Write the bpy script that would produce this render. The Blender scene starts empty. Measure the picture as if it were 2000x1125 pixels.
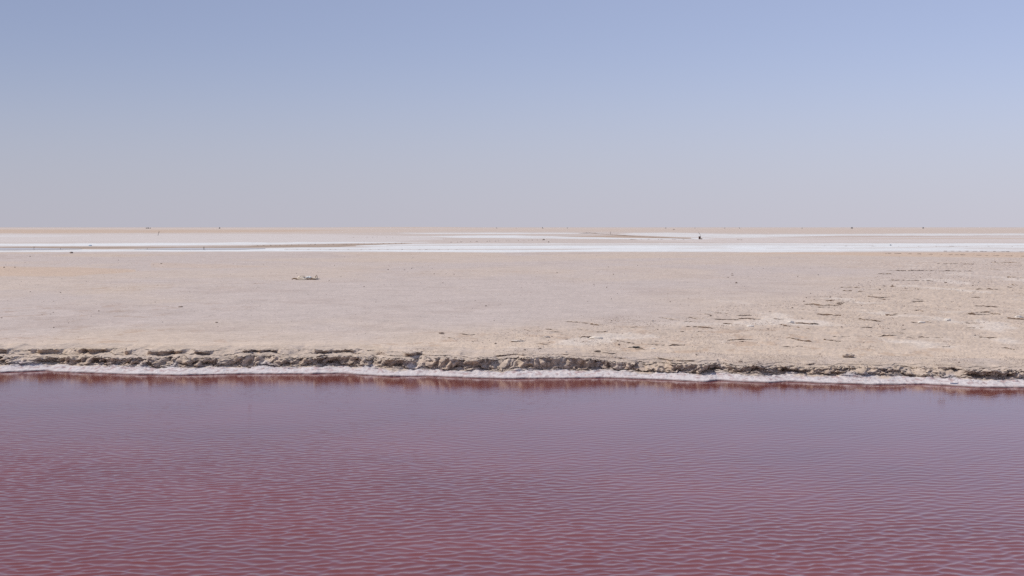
import bpy, bmesh, math, random
import numpy as np
from mathutils import Vector, Matrix, noise as mnoise

# ------------------------------------------------------------------ camera, sky, sun, exposure
SC = bpy.context.scene
COL = SC.collection
R = math.radians
F = 2777.8                       # focal length in photo pixels (50 mm on 36 mm)
HORIZON = 443.6
CAM_Z = 3.0
PITCH = math.atan((562.5 - HORIZON) / F)
cam = bpy.data.cameras.new('camera'); cam.lens = 50; cam.sensor_width = 36
cam.clip_start = .1; cam.clip_end = 40000
co = bpy.data.objects.new('camera', cam); COL.objects.link(co)
co.location = (0, 0, CAM_Z); co.rotation_euler = (math.pi / 2 - PITCH, 0, 0)
SC.camera = co

SUN_EL, SUN_AZ = 52, -70          # azimuth clockwise from the view direction (+Y)
w = bpy.data.worlds.new('World'); SC.world = w; w.use_nodes = True
nt = w.node_tree; bg = nt.nodes['Background']
sky = nt.nodes.new('ShaderNodeTexSky'); sky.sky_type = 'NISHITA'; sky.sun_disc = False
sky.sun_elevation = R(SUN_EL); sky.sun_rotation = R(SUN_AZ)
sky.air_density = .8; sky.dust_density = 0; sky.ozone_density = .5
tint = nt.nodes.new('ShaderNodeMix'); tint.data_type = 'RGBA'; tint.blend_type = 'MULTIPLY'
tint.inputs['Factor'].default_value = 1
nt.links.new(sky.outputs[0], tint.inputs['A']); tint.inputs['B'].default_value = (.925, .832, .975, 1)
dusty = nt.nodes.new('ShaderNodeMix'); dusty.data_type = 'RGBA'     # dusty desert air, the same all round
dusty.inputs['Factor'].default_value = .40
nt.links.new(tint.outputs['Result'], dusty.inputs['A']); dusty.inputs['B'].default_value = (4.15, 4.5, 5.8, 1)
gtc = nt.nodes.new('ShaderNodeTexCoord'); sxyz = nt.nodes.new('ShaderNodeSeparateXYZ'); nt.links.new(gtc.outputs['Generated'], sxyz.inputs[0])
rng_ = nt.nodes.new('ShaderNodeMapRange'); nt.links.new(sxyz.outputs['Z'], rng_.inputs[0])          # dust thickens towards the horizon
rng_.interpolation_type = 'SMOOTHERSTEP'
for i_, v_ in enumerate((-.03, .15, .8, 0)): rng_.inputs[i_ + 1].default_value = v_
low = nt.nodes.new('ShaderNodeMix'); low.data_type = 'RGBA'; nt.links.new(rng_.outputs[0], low.inputs['Factor'])
up = nt.nodes.new('ShaderNodeMapRange'); nt.links.new(sxyz.outputs['X'], up.inputs[0]); up.interpolation_type = 'SMOOTHSTEP'
for i_, v_ in enumerate((-.6, .6, .84, 1.22)): up.inputs[i_ + 1].default_value = v_
sk1 = nt.nodes.new('ShaderNodeVectorMath'); sk1.operation = 'SCALE'; nt.links.new(dusty.outputs['Result'], sk1.inputs[0]); nt.links.new(up.outputs[0], sk1.inputs['Scale'])
nt.links.new(sk1.outputs[0], low.inputs['A']); low.inputs['B'].default_value = (4.65, 4.74, 5.72, 1)
side = nt.nodes.new('ShaderNodeMapRange'); nt.links.new(sxyz.outputs['X'], side.inputs[0]); side.interpolation_type = 'SMOOTHSTEP'
for i_, v_ in enumerate((-.6, .6, .92, 1.08)): side.inputs[i_ + 1].default_value = v_     # sky brightness raised by hand on the right, away from the sun
sk2 = nt.nodes.new('ShaderNodeVectorMath'); sk2.operation = 'SCALE'; nt.links.new(low.outputs['Result'], sk2.inputs[0]); nt.links.new(side.outputs[0], sk2.inputs['Scale'])
nt.links.new(sk2.outputs[0], bg.inputs[0]); bg.inputs[1].default_value = .1

sd = bpy.data.lights.new('sun', 'SUN'); sd.energy = 3.7; sd.angle = R(.6); sd.color = (1, .925, .825)
so = bpy.data.objects.new('sun', sd); COL.objects.link(so)
so.rotation_euler = Vector((-math.sin(R(SUN_AZ)) * math.cos(R(SUN_EL)), -math.cos(R(SUN_AZ)) * math.cos(R(SUN_EL)),
                            -math.sin(R(SUN_EL)))).to_track_quat('-Z', 'Y').to_euler()
vs = SC.view_settings; vs.view_transform = 'Standard'; vs.look = 'None'; vs.exposure = 0; vs.gamma = 1
vs.use_curve_mapping = False
SC.cycles.use_denoising = False; SC.cycles.max_bounces = 5

# ------------------------------------------------------------------ helpers
random.seed(7)
rng = np.random.default_rng(7)
SP, CP = math.sin(PITCH), math.cos(PITCH)
def ray(px, py):
    a, b = (px - 1000) / F, (562.5 - py) / F
    return np.array([a, CP + SP * b, -SP + CP * b])
def gp(px, py, z=.36):           # photo pixel -> point on the plane at height z
    d = ray(px, py); t = (z - CAM_Z) / d[2]
    return np.array([d[0] * t, d[1] * t, z])
def project(x, y, z):            # world -> photo pixel
    dz = z - CAM_Z
    depth = y * CP - dz * SP; up = y * SP + dz * CP
    return 1000 + F * x / depth, 562.5 - F * up / depth
_perm = np.concatenate([np.random.default_rng(3).permutation(256)] * 3)
_g3 = np.random.default_rng(4).normal(size=(256, 3)); _g3 /= np.linalg.norm(_g3, axis=1)[:, None]
_ga, _gb, _gc = (np.ascontiguousarray(_g3[:, i]).astype(np.float32) for i in range(3))
_perm = _perm.astype(np.int32)
def perlin(x, y, z=0.0):
    x, y, z = np.broadcast_arrays(np.asarray(x, float), y, z)
    xi, yi, zi = (np.floor(v).astype(np.int32) for v in (x, y, z))
    xf, yf, zf = ((v - w_).astype(np.float32) for v, w_ in ((x, xi), (y, yi), (z, zi)))
    xi &= 255; yi &= 255; zi &= 255
    f = lambda t: t * t * t * (t * (t * 6 - 15) + 10)
    u_, v_, w_ = f(xf), f(yf), f(zf)
    out = 0
    for i in (0, 1):
        pi = _perm[xi + i]
        for j in (0, 1):
            pj = _perm[pi + yi + j]
            wij = (u_ if i else 1 - u_) * (v_ if j else 1 - v_)
            for k in (0, 1):
                h = _perm[pj + zi + k]
                out = out + (_ga[h] * (xf - i) + _gb[h] * (yf - j) + _gc[h] * (zf - k)) * wij * (w_ if k else 1 - w_)
    return out.astype(float) * 1.5
def fbm(x, y, z=0.0, o=4, gain=.5):
    s, a = 0, 1
    for k in range(o):
        s = s + a * perlin(np.asarray(x) * 2 ** k + 17.3 * k, np.asarray(y) * 2 ** k - 9.1 * k, np.asarray(z) * 2 ** k + 3.7 * k)
        a *= gain
    return s
def sstep(a, b, x):
    t = np.clip((x - a) / (b - a), 0, 1); return t * t * (3 - 2 * t)

def grid_mesh(name, P, colr=None, smooth=True):
    """P: rows x cols x 3"""
    nr, nc, _ = P.shape
    me = bpy.data.meshes.new(name)
    idx = np.arange(nr * nc).reshape(nr, nc)
    q = np.stack([idx[:-1, :-1], idx[:-1, 1:], idx[1:, 1:], idx[1:, :-1]], -1).reshape(-1, 4)
    me.vertices.add(nr * nc); me.vertices.foreach_set('co', P.astype(np.float32).ravel())
    me.loops.add(q.size); me.loops.foreach_set('vertex_index', q.astype(np.int32).ravel())
    me.polygons.add(len(q)); me.polygons.foreach_set('loop_start', (np.arange(len(q)) * 4).astype(np.int32))
    me.polygons.foreach_set('loop_total', np.full(len(q), 4, np.int32))
    me.polygons.foreach_set('use_smooth', np.full(len(q), smooth))
    if colr is not None:
        at = me.color_attributes.new('albedo', 'FLOAT_COLOR', 'POINT')
        c4 = np.concatenate([colr.reshape(-1, 3), np.ones((nr * nc, 1))], 1)
        at.data.foreach_set('color', c4.astype(np.float32).ravel())
    me.update(calc_edges=True); me.validate()
    return me
def link(name, me, mat=None, parent=None):
    o = bpy.data.objects.new(name, me); COL.objects.link(o)
    if mat is not None and me is not None and not me.materials: me.materials.append(mat)
    if parent is not None: o.parent = parent
    return o
def structure(o): o['kind'] = 'structure'; return o
def tag(o, label, cat, group=None):
    o['label'] = label; o['category'] = cat
    if group: o['group'] = group
    return o
def empty(name, loc, label, cat, group=None):
    o = bpy.data.objects.new(name, None); COL.objects.link(o); o.location = Vector(loc); o.empty_display_size = .1
    return tag(o, label, cat, group)

# ------------------------------------------------------------------ materials
def new_mat(name):
    m = bpy.data.materials.new(name); m.use_nodes = True
    n = m.node_tree; return m, n, n.nodes['Principled BSDF']
def noise_node(n, vec, scale, detail=4, rough=.6):
    t = n.nodes.new('ShaderNodeTexNoise'); t.inputs['Scale'].default_value = scale
    t.inputs['Detail'].default_value = detail; t.inputs['Roughness'].default_value = rough
    n.links.new(vec, t.inputs['Vector']); return t.outputs['Fac']
def math_node(n, op, a, b):
    t = n.nodes.new('ShaderNodeMath'); t.operation = op
    for i, v in enumerate((a, b)):
        if isinstance(v, (int, float)): t.inputs[i].default_value = v
        else: n.links.new(v, t.inputs[i])
    return t.outputs[0]
def mul_colour(n, col, fac):
    t = n.nodes.new('ShaderNodeMix'); t.data_type = 'RGBA'; t.blend_type = 'MULTIPLY'; t.inputs['Factor'].default_value = 1
    if isinstance(col, tuple): t.inputs['A'].default_value = (*col, 1)
    else: n.links.new(col, t.inputs['A'])
    n.links.new(fac, t.inputs['B']); return t.outputs['Result']
def map_range(n, v, a, b, c, d):
    t = n.nodes.new('ShaderNodeMapRange'); n.links.new(v, t.inputs[0])
    for i, x in enumerate((a, b, c, d)): t.inputs[i + 1].default_value = x
    return t.outputs[0]
def earth_material(name, bump=.5, contrast=1.0, scale=1.0, rough=.92):
    """albedo attribute with grain, specks and relief"""
    m, n, b = new_mat(name)
    at = n.nodes.new('ShaderNodeAttribute'); at.attribute_name = 'albedo'
    geo = n.nodes.new('ShaderNodeNewGeometry'); pos = geo.outputs['Position']
    c1 = noise_node(n, pos, .7 * scale, 5, .65)
    c2 = noise_node(n, pos, 9 * scale, 4, .7)
    c3 = noise_node(n, pos, 45 * scale, 2, .6)
    c4 = noise_node(n, pos, 3.2 * scale, 3, .7)
    f = math_node(n, 'MULTIPLY', map_range(n, c1, .3, .7, 1 - .10 * contrast, 1 + .08 * contrast),
                  map_range(n, c2, .3, .7, 1 - .13 * contrast, 1 + .10 * contrast))
    f = math_node(n, 'MULTIPLY', f, map_range(n, c3, .3, .7, 1 - .10 * contrast, 1 + .08 * contrast))
    f = math_node(n, 'MULTIPLY', f, map_range(n, c4, .3, .7, 1 - .13 * contrast, 1 + .11 * contrast))
    n.links.new(mul_colour(n, at.outputs['Color'], f), b.inputs['Base Color'])
    b.inputs['Roughness'].default_value = rough; b.inputs['Specular IOR Level'].default_value = .2
    h = math_node(n, 'ADD', math_node(n, 'MULTIPLY', c2, .06), math_node(n, 'ADD', math_node(n, 'MULTIPLY', c3, .014), math_node(n, 'MULTIPLY', c4, .10)))
    bp = n.nodes.new('ShaderNodeBump'); bp.inputs['Strength'].default_value = bump; bp.inputs['Distance'].default_value = 1
    n.links.new(h, bp.inputs['Height']); n.links.new(bp.outputs[0], b.inputs['Normal'])
    return m
def plain(name, col, rough=.9, vary=.25, scale=12, bump=.3, metal=0):
    m, n, b = new_mat(name)
    tc = n.nodes.new('ShaderNodeTexCoord'); v = tc.outputs['Object']
    a = noise_node(n, v, scale, 5, .65)
    n.links.new(mul_colour(n, col, map_range(n, a, .3, .7, 1 - vary, 1 + vary)), b.inputs['Base Color'])
    b.inputs['Roughness'].default_value = rough; b.inputs['Metallic'].default_value = metal
    b.inputs['Specular IOR Level'].default_value = .25
    bp = n.nodes.new('ShaderNodeBump'); bp.inputs['Strength'].default_value = bump; bp.inputs['Distance'].default_value = .02
    n.links.new(a, bp.inputs['Height']); n.links.new(bp.outputs[0], b.inputs['Normal'])
    return m

GREY = np.array([.495, .427, .396])      # smooth salt-dusted mud
WARM = np.array([.545, .445, .36])        # rough sandy crust
TAN = np.array([.50, .385, .30])
SALT = np.array([.68, .70, .715])
MUD = np.array([.25, .185, .15])
BANKMUD = np.array([.51, .395, .315])

M_FLAT = earth_material('mud_flat_earth', .35, .8)
M_ROUGH = earth_material('bank_earth', .45, 1.1)
M_CRUST = earth_material('salt_crust_white', .5, .6)
M_FAR = earth_material('far_flat_earth', .3, .8, .5)

# ------------------------------------------------------------------ land: shoreline, bank, flats
SHORE = [(-900, 716), (-400, 722), (0, 728.5), (90, 724), (106, 726), (200, 730), (340, 733), (480, 730.5), (670, 730.5), (760, 736),
         (830, 735), (1000, 740), (1170, 738), (1300, 742), (1380, 746.5), (1402, 743.5), (1500, 748.5), (1530, 745.5),
         (1700, 752), (1800, 751), (1900, 757), (2000, 757.5), (2400, 764), (2900, 772)]
sh = np.array([gp(x, y, 0)[:2] for x, y in SHORE])
BX = 29.0
u = np.concatenate([np.linspace(-1.6, -.47, 70)[:-1], np.linspace(-.47, .47, 1250), np.linspace(.47, 1.6, 70)[1:]])
xb = u * BX
S = np.interp(xb, sh[:, 0], sh[:, 1])
k = np.hanning(9); k /= k.sum()
S = np.convolve(np.pad(S, 4, mode='edge'), k, 'valid')
S = S + .10 * fbm(xb * .7, 3.1, o=4) + .03 * fbm(xb * 4, 8.1, o=3)
pxc = 1000 + F * xb / (S + 1)            # photo column of each bank column

def keyed(pts): a = np.array(pts); return np.interp(pxc, a[:, 0], a[:, 1])
n1 = fbm(xb * .9, 11.1, o=4); n2 = fbm(xb * 1.7, 23.7, o=4); n3 = fbm(xb * .6, 41.3, o=3); n4 = fbm(xb * 2.6, 57.1, o=3)
und = sstep(-.32, .12, n1 + keyed([(0, .25), (800, .2), (950, .35), (985, -.9), (1012, -.5), (1030, .3), (1150, .1), (1162, -.7), (1180, .2), (1280, .1),
                                 (1390, .5), (1410, -.8), (1450, .2), (1620, .2), (1680, -.1), (1740, -.2), (1800, -.35), (1880, -.2), (1910, .6), (2000, .4)]))
und2 = sstep(-.25, .25, n2 + keyed([(0, .06), (600, .02), (900, -.3), (2000, -.4)]))
h1 = keyed([(0, .12), (500, .13), (800, .14), (920, .175), (1200, .155), (1400, .14), (1500, .11), (1800, .09), (1930, .12), (2000, .11)]) * (1 + .35 * n3)
h2 = keyed([(0, .085), (300, .095), (600, .08), (800, .06), (900, .035), (1000, .025), (2000, .02)]) * (1 + .5 * n2)
shelf = keyed([(0, .35), (700, .35), (900, .20), (1300, .25), (2000, .35)]) * (1 + .4 * n4)
d1 = keyed([(0, .70), (600, .62), (1000, .62), (1400, .66), (2000, .62)]) + .14 * n3 + .10 * fbm(xb * .35, 91.3, o=3)
ztop = .36
hollow = sstep(.0, .35, n4 + .3 * n1 + keyed([(0, .05), (800, .05), (900, .15), (990, .25), (1020, -.1), (1300, -.05), (1340, .3), (1390, .3), (1420, -.1), (1850, -.1), (1900, .4), (1945, .3), (1960, -.1), (2000, .4)]))
z5 = .115 + .02 * n4
z7 = z5 + h1; z9 = z7 + .04; z11 = np.minimum(z9 + h2, .37)
dsh = d1 + .2 + shelf
one = np.ones_like(xb)
ctrl = [(-1.0 * one, -.25 * one), (-.03 * one, -.035 * one), (0 * one, .018 + .008 * n4), (.35 * one, .05 + .012 * n2),
        (d1, .078 * one), (d1 + .10, z5),
        (d1 + .11 + .16 * hollow * und, z5 + .015), (d1 + .185 + .28 * (1 - und) - .05 * hollow * und, z7), (d1 + .30 + .26 * (1 - und) - .03 * hollow * und, z7 + .015),
        (dsh + .25 * (1 - und), z9), (dsh + .03 + .08 * und2 + .25 * (1 - und), z9 + .01),
        (dsh + .02 + .3 * (1 - und2) + .25 * (1 - und), z11), (dsh + .15 + .3 * (1 - und2) + .25 * (1 - und), z11 + .008), (2.1 * one, np.maximum(z11 + .012, .30)),
        (2.6 * one, np.maximum(z11 + .02, .315))]
rows_per = [4, 3, 4, 12, 10, 7, 10, 16, 6, 12, 6, 12, 6, 12, 6][:len(ctrl) - 1]
D, Z = [], []
for (a, b), (d0, z0), (e0, f0) in zip(enumerate(rows_per), ctrl[:-1], ctrl[1:]):
    for i in range(b):
        t = i / b; D.append(d0 + (e0 - d0) * t); Z.append(z0 + (f0 - z0) * t)
D.append(ctrl[-1][0]); Z.append(ctrl[-1][1])
rowcut = np.cumsum([0] + rows_per)
D = np.array(D); Z = np.array(Z); NBANK = len(D)
X = np.repeat(xb[None], NBANK, 0); Y = S[None] + D
# lumps, clods and crumbly faces
flat01 = sstep(-.02, .3, D)
amp = np.zeros(NBANK); ri = np.arange(NBANK)
amp = np.interp(ri, [0, rowcut[2], rowcut[3], rowcut[4], rowcut[5], rowcut[6], rowcut[12], rowcut[13], NBANK - 1],
                [0, .15, .30, .45, .9, 1, .8, .4, .12])[:, None]
Zr = np.linspace(0, 3.2, NBANK)[:, None] + 0 * X      # along the profile, so faces crumble in both directions
amp = amp * np.where(ri[:, None] > rowcut[8], keyed([(0, .7), (750, .7), (950, .3), (2000, .22)])[None], 1)
nx = fbm(X * 3.2, Y * 3.2, Z * 4.5, 4); ny = fbm(X * 3.6 + 50, Y * 2, Zr * 4, 5, .6); nz = fbm(X * 3.2, Y * 3.2 + 70, Z * 4.5, 4)
fx = fbm(X * 11, Y * 4, Zr * 11, 3, .65); fy = fbm(X * 11 + 33, Y * 4, Zr * 11, 3, .65); fz = fbm(X * 12, Y * 4 + 90, Zr * 12, 3, .65)
rib = (1 - np.abs(fbm(X * 5.5 - 3.0 * Zr, Zr * .7, 61.7, 4, .6)) * 2.4) * sstep(rowcut[5], rowcut[6], ri)[:, None] * (1 - sstep(rowcut[7] + 2, rowcut[8] + 4, ri)[:, None])
slump = sstep(.25, .55, fbm(xb * 1.3, 71.3, o=4))[None] * sstep(rowcut[4], rowcut[6], ri)[:, None] * (1 - sstep(rowcut[7] - 4, rowcut[8], ri)[:, None])
X2 = X + amp * (.05 * nx + .02 * fx); Y2 = Y - .055 * rib - .09 * slump + amp * (.10 * ny + .024 * fy); Z2 = Z + amp * (.045 * nz + .020 * fz)
# crusty white rim: little ledges parallel to the water
crow = np.exp(-((D - .33 - .03 * n4) / .05) ** 2) + .8 * np.exp(-((D - .55) / .06) ** 2)
Z2 += (crow * .035 * np.clip(perlin(X * 9, Y * 4, 5.5) + .2, 0, 1) + .022 * np.clip(fbm(X * 14, D * 16, 8.8, 3), 0, 1)) * sstep(.03, .1, D) * (1 - sstep(d1 - .05, d1 + .1, D))
Z2 = np.where(D > .02, np.maximum(Z2, .012), Z2)

# bank colours; faces take browner mud, part of their shade put into it
def lerp(a, b, t): return a + (b - a) * t[..., None]
cb = np.broadcast_to(WARM, X.shape + (3,)).copy()
cb = lerp(cb, np.broadcast_to(GREY, cb.shape), np.clip(.5 + .8 * fbm(X * .8, Y * .8, 3, 3), 0, 1) * .5)
face = sstep(rowcut[5], rowcut[5] + 3, ri)[:, None] * (1 - sstep(rowcut[7] - 3, rowcut[7], ri)[:, None])
face2 = sstep(rowcut[9], rowcut[9] + 3, ri)[:, None] * (1 - sstep(rowcut[11] - 3, rowcut[11], ri)[:, None])
cb = lerp(cb, np.broadcast_to(BANKMUD, cb.shape), np.clip(face * (.25 + .75 * und) + face2 * und2 * .7, 0, 1) * np.clip(.75 + .6 * nx, 0, 1))
saltm = (1 - sstep(-.14, .06, D - d1 - .06 + .24 * fbm(X * 1.6, Y * 1.6, 9, 4)))
cb = lerp(cb, np.broadcast_to(np.array([.615, .57, .575]), cb.shape), saltm)
stain = sstep(.12, .38, perlin(X * 8, D * 7, 2.2) * .8 + .5 * fbm(X * 15, D * 9, 4.2, 2) + crow * .30 - .08) * saltm * sstep(.04, .12, D)
cb = lerp(cb, np.broadcast_to(np.array([.42, .31, .31]), cb.shape), stain * .85)
wet = (1 - sstep(-.02, .025, D))
cb = lerp(cb, np.broadcast_to(np.array([.16, .08, .08]), cb.shape), wet)

# ground rows behind the bank
dist = [2.6]
yy = project(0, sh[:, 1].mean() + 2.6, .36)[1]
ygrid = np.concatenate([np.arange(yy - .5, 497, -.75), np.arange(497, 447.5, -.28), 447.5 - np.cumsum(np.linspace(.25, .05, 18))])
Yg = np.array([gp(1000, y)[1] for y in ygrid]); Yg = Yg[Yg < 9000]
Dg = np.concatenate([[2.6], Yg - S.mean()]); Dg = Dg[Dg >= 2.6]
Dg = np.concatenate([Dg, [9000., 12000.]])
spread = (BX + np.maximum(0, Dg - 2.6))
GX = u[None] * spread[:, None]
GY = (S[None] - S.mean()) * np.exp(-(Dg - 2.6) / 60)[:, None] + S.mean() + Dg[:, None]
near = np.exp(-np.maximum(0, Dg - 2.6) / 2.2)[:, None]
zs = np.convolve(np.pad(Z2[-1], 30, mode='edge'), np.hanning(61) / np.hanning(61).sum(), 'valid')
near2 = np.exp(-np.maximum(0, Dg - 2.6) / .35)[:, None]
gz_base = .36 + (zs - .36)[None] * near + (Z2[-1] - zs)[None] * near2
PX, PY = project(GX, GY, .36)
rough_line = np.interp(PX, [-500, 700, 830, 1000, 1150, 1400, 1560, 1650, 1720, 1850, 2000, 2600], [900, 720, 672, 648, 624, 600, 585, 560, 535, 515, 502, 480])
wob = fbm(GX * .12, GY * .05, 4.4, 4)
RM = sstep(-30, 28, (PY - rough_line) * np.interp(PX, [800, 1500], [1.6, .9]) + 30 * wob + 34 * fbm(GX * .07, GY * .13, 14.4, 4) * np.interp(PX, [1300, 1700], [.4, 1]))          # rough sandy crust
RMC = sstep(-75, 55, (PY - rough_line) * np.interp(PX, [800, 1500], [1.6, .9]) + 34 * wob + 30 * fbm(GX * .07, GY * .13, 14.4, 4))
fade = np.clip(60 / GY, 0, 1)
GZ = gz_base + (.010 * fbm(GX * .5, GY * .35, 1.7, 4) + RM * (.028 * fbm(GX * .9, GY * .6, 7.7, 4) + .012 * fbm(GX * 4, GY * 2, 5.7, 3) + .035 * np.clip(1 - np.abs(fbm(GX * .34 + .4 * wob, GY * .42, 27.7, 4, .55)) * 3.2, 0, 1) ** 2)) * fade * (1 - near * .6)
# a very low rise on the skyline and a slow roll of the far flats
GZ += np.exp(-((PX - 790) / 150) ** 4) * sstep(3500, 5200, GY) * (1 - sstep(7500, 9000, GY)) * 3.0
jit = rng.normal(size=GZ.shape); jit = (jit + np.roll(jit, 1, 1)) * .7
GZ += jit * (.0016 + .0036 * RM) * np.clip(spread / 35, 1, 3)[:, None] * (1 - sstep(140, 160, GY))
GZ[0] = Z2[-1]; GX[0] = X2[-1]; GY[0] = Y2[-1]

cg = lerp(np.broadcast_to(GREY, GX.shape + (3,)).copy(), np.broadcast_to(WARM, GX.shape + (3,)), RMC * .8)
wm = sstep(-.1, .6, fbm(GX * .06, GY * .03, 8.8, 5, .6) + .1) * (1 - RM) * .6
cg = lerp(cg, np.broadcast_to(WARM, cg.shape), wm)
cg = lerp(cg, np.broadcast_to(WARM * 1.12, cg.shape), near * .7)
damp = sstep(.1, .7, fbm(GX * .22, GY * .16, 21.8, 5, .7)) * (1 - .6 * RM)
cg = cg * (1 - .075 * damp[..., None] * np.array([.8, 1, 1.1]))
streak = sstep(.28, .55, fbm(GX * 1.1, GY * .7, 33.8, 4, .65)) * sstep(-.1, .5, fbm(GX * .05, GY * .05, 35.1, 3))
cg = cg * (1 - .17 * streak[..., None] * np.array([.7, 1, 1.25]))
# pale salt bloom in patches on the rough crust
bloom = sstep(.25, .6, fbm(GX * .45, GY * .22, 2.9, 4)) * RM
cg = lerp(cg, np.broadcast_to(np.array([.68, .61, .55]), cg.shape), bloom * .6)
jx, jy = .9 * fbm(GX * .02, GY * .004, 6.1, 4), fbm(PX * .02, PY * .35, 1.3, 4)
def band(pts, col, soft=.5, amount=1.0, jag=.6):
    """a strip of salt, mud or sand lying on the flats: (photo column, far edge row, near edge row)"""
    global cg
    a = np.array(pts, float)
    top = np.interp(PX, a[:, 0], a[:, 1]); bot = np.interp(PX, a[:, 0], a[:, 2])
    if np.mean(col) > .6: soft, jag = soft * 1.5, jag * 1.6
    j = jag * (jx + jy) * .6
    m = sstep(-soft, soft, PY + j - top) * sstep(-soft, soft, bot - PY - j * .7)
    if np.mean(col) > .6: m = m * np.clip(.93 + .55 * fbm(GX * .012, GY * .05, 3.7, 5), .35, 1)
    m = m * ((PX >= a[0, 0] - 5) & (PX <= a[-1, 0] + 5)) * sstep(0, .6, bot - top) * amount
    cg = lerp(cg, np.broadcast_to(np.asarray(col, float), cg.shape), m)
PALE = np.array([.58, .52, .50]); PINK = np.array([.515, .452, .415])
LW, RW = -1500, 3500
band([(LW, 500, 560), (RW, 500, 560)], GREY, 5, .3)
band([(LW, 519, 545), (0, 521, 540), (140, 522, 540), (260, 527, 531)], TAN * 1.05, 1.5, .8, 2)
band([(300, 514, 523), (420, 516, 525), (520, 520, 522)], TAN * 1.05, 1.5, .4, 2)
band([(440, 508, 508.1), (600, 505, 512), (900, 507, 514), (1250, 500, 506), (1400, 502, 502.1)], WARM, 2, .4, 2)
band([(1020, 499, 499.1), (1160, 496, 504), (1400, 497, 503), (RW, 497, 504)], WARM, 1.5, .5, 2)
band([(1450, 493, 495), (1600, 491, 497), (1760, 491, 501), (2000, 492, 503), (RW, 492, 505)], TAN * 1.08, .8, .9, 1)
# far flats, far edge to near edge
band([(LW, 430, 493), (RW, 430, 493)], PINK, .4)
band([(LW, 430, 456), (0, 430, 456), (300, 430, 455), (600, 430, 456), (900, 430, 452), (1200, 430, 453), (1600, 430, 456), (2000, 430, 455), (RW, 430, 455)], np.array([.53, .44, .375]), .8, .7)
band([(LW, 445.6, 447), (500, 445.6, 446.8), (1000, 446, 447), (RW, 446, 447)], PALE, .4, .5)
band([(LW, 448.5, 454), (0, 448.5, 455), (420, 449, 454), (560, 449, 452.5), (680, 450.4, 450.5)], TAN, .7, .8)
band([(LW, 457, 474), (0, 457, 474), (600, 457, 473), (760, 460, 472), (860, 465, 468)], np.array([.585, .545, .53]), 1.5, .75, 1.5)
band([(1250, 466, 470), (1400, 465, 474), (2000, 461, 473.5), (RW, 461, 473.5)], np.array([.58, .525, .50]), 1.5, .75, 1.5)
band([(LW, 459, 463), (0, 459, 463), (170, 460, 461.3)], SALT, 1, .3)
band([(770, 455.8, 455.85), (830, 455, 456.5), (1000, 454.6, 457), (1120, 454.8, 456.5), (1190, 455.5, 455.55)], SALT, .4, .9)
band([(780, 462.9, 462.95), (830, 462, 463), (900, 460.5, 464), (1000, 459.5, 465), (1100, 462, 466), (1345, 464.5, 467.6), (1400, 466.3, 466.35)], SALT, .5, 1)
band([(1205, 457.6, 457.8), (1240, 455, 459.3), (1300, 454.5, 462), (1420, 457, 465), (1500, 458, 464), (1640, 457, 460), (1800, 456.5, 460), (2000, 456.5, 460), (RW, 456.5, 460)], SALT, .6, .75)
band([(1095, 461.2, 461.8), (1180, 460, 463.5), (1220, 460, 464.5), (1345, 464.2, 466)], TAN * .85, .4, .95, .3)
band([(1500, 462.4, 463), (1700, 461, 462.2), (2000, 460, 461), (RW, 460, 461)], MUD * 1.7, .3, .6)
band([(1540, 466.8, 466.85), (1640, 466, 467.5), (1900, 464, 466.5), (2000, 465, 467)], TAN, .5, .5)
band([(LW, 475.5, 480.5), (0, 475.5, 480.5), (250, 474.3, 480), (500, 473.5, 478), (640, 472.8, 475.5), (780, 472.5, 474), (860, 473, 473.05)], SALT, .5, 1)
band([(700, 478, 481), (760, 476.5, 482), (900, 475.5, 484), (RW, 474.5, 484)], SALT, .5, .9)
band([(LW, 482, 483.5), (0, 482, 484), (150, 482, 486), (260, 482, 485.5), (350, 482.3, 484), (480, 481, 484), (500, 479.5, 483.6), (600, 477.8, 483.3), (660, 476.7, 482.6), (700, 476.3, 479.5), (800, 475.2, 476)], TAN * .68, .4, .95, .5)
band([(LW, 488.5, 492), (0, 489, 492), (150, 487, 492), (300, 487.5, 491.5), (500, 485.5, 491), (560, 484, 491), (800, 482.5, 492), (1000, 480, 493.5), (1100, 480, 492), (1400, 479, 492), (1500, 479, 493), (1700, 478, 491), (2000, 477, 491), (RW, 477, 491)], SALT, .5, 1)
band([(560, 486.6, 487.6), (900, 487, 488.2), (1100, 486.5, 488), (1170, 486, 486.6)], PINK * .9, .35, .8, .4)
band([(760, 478.6, 479.4), (1000, 478, 479.6), (1300, 477.3, 478.8), (1500, 477.5, 478.5), (1700, 478.5, 479.2)], PINK * .9, .35, .8, .4)
band([(1500, 484, 485), (1700, 483.5, 484.7), (2000, 479, 480.4), (RW, 479, 480)], PINK, .35, .6, .8)
band([(1640, 486, 486.8), (1800, 484, 484.8), (2000, 485, 486), (RW, 485, 486)], PINK * .9, .35, .5, .8)
dirt = sstep(.25, .6, fbm(GX * .06, GY * .03, 5.2, 5)) * (PY < 493)
cg = lerp(cg, np.broadcast_to(PINK, cg.shape), dirt * .35)

icut = int(np.argmin(np.abs(Dg - (147 - S.mean()))))
def block(name, sl_rows, Xa, Ya, Za, C, mat):
    P = np.stack([Xa, Ya, Za], -1)[sl_rows]
    return structure(link(name, grid_mesh(name, P, C[sl_rows]), mat))
rs = rowcut[4]
block('salt_crust_shore', slice(0, rs + 1), X2, Y2, Z2, cb, M_CRUST)
block('mud_bank', slice(rs, NBANK), X2, Y2, Z2, cb, M_ROUGH)
block('mud_flat', slice(0, icut + 1), GX, GY, GZ, cg, M_FLAT)
block('far_salt_flat', slice(icut, len(Dg)), GX, GY, GZ, cg, M_FAR)

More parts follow.
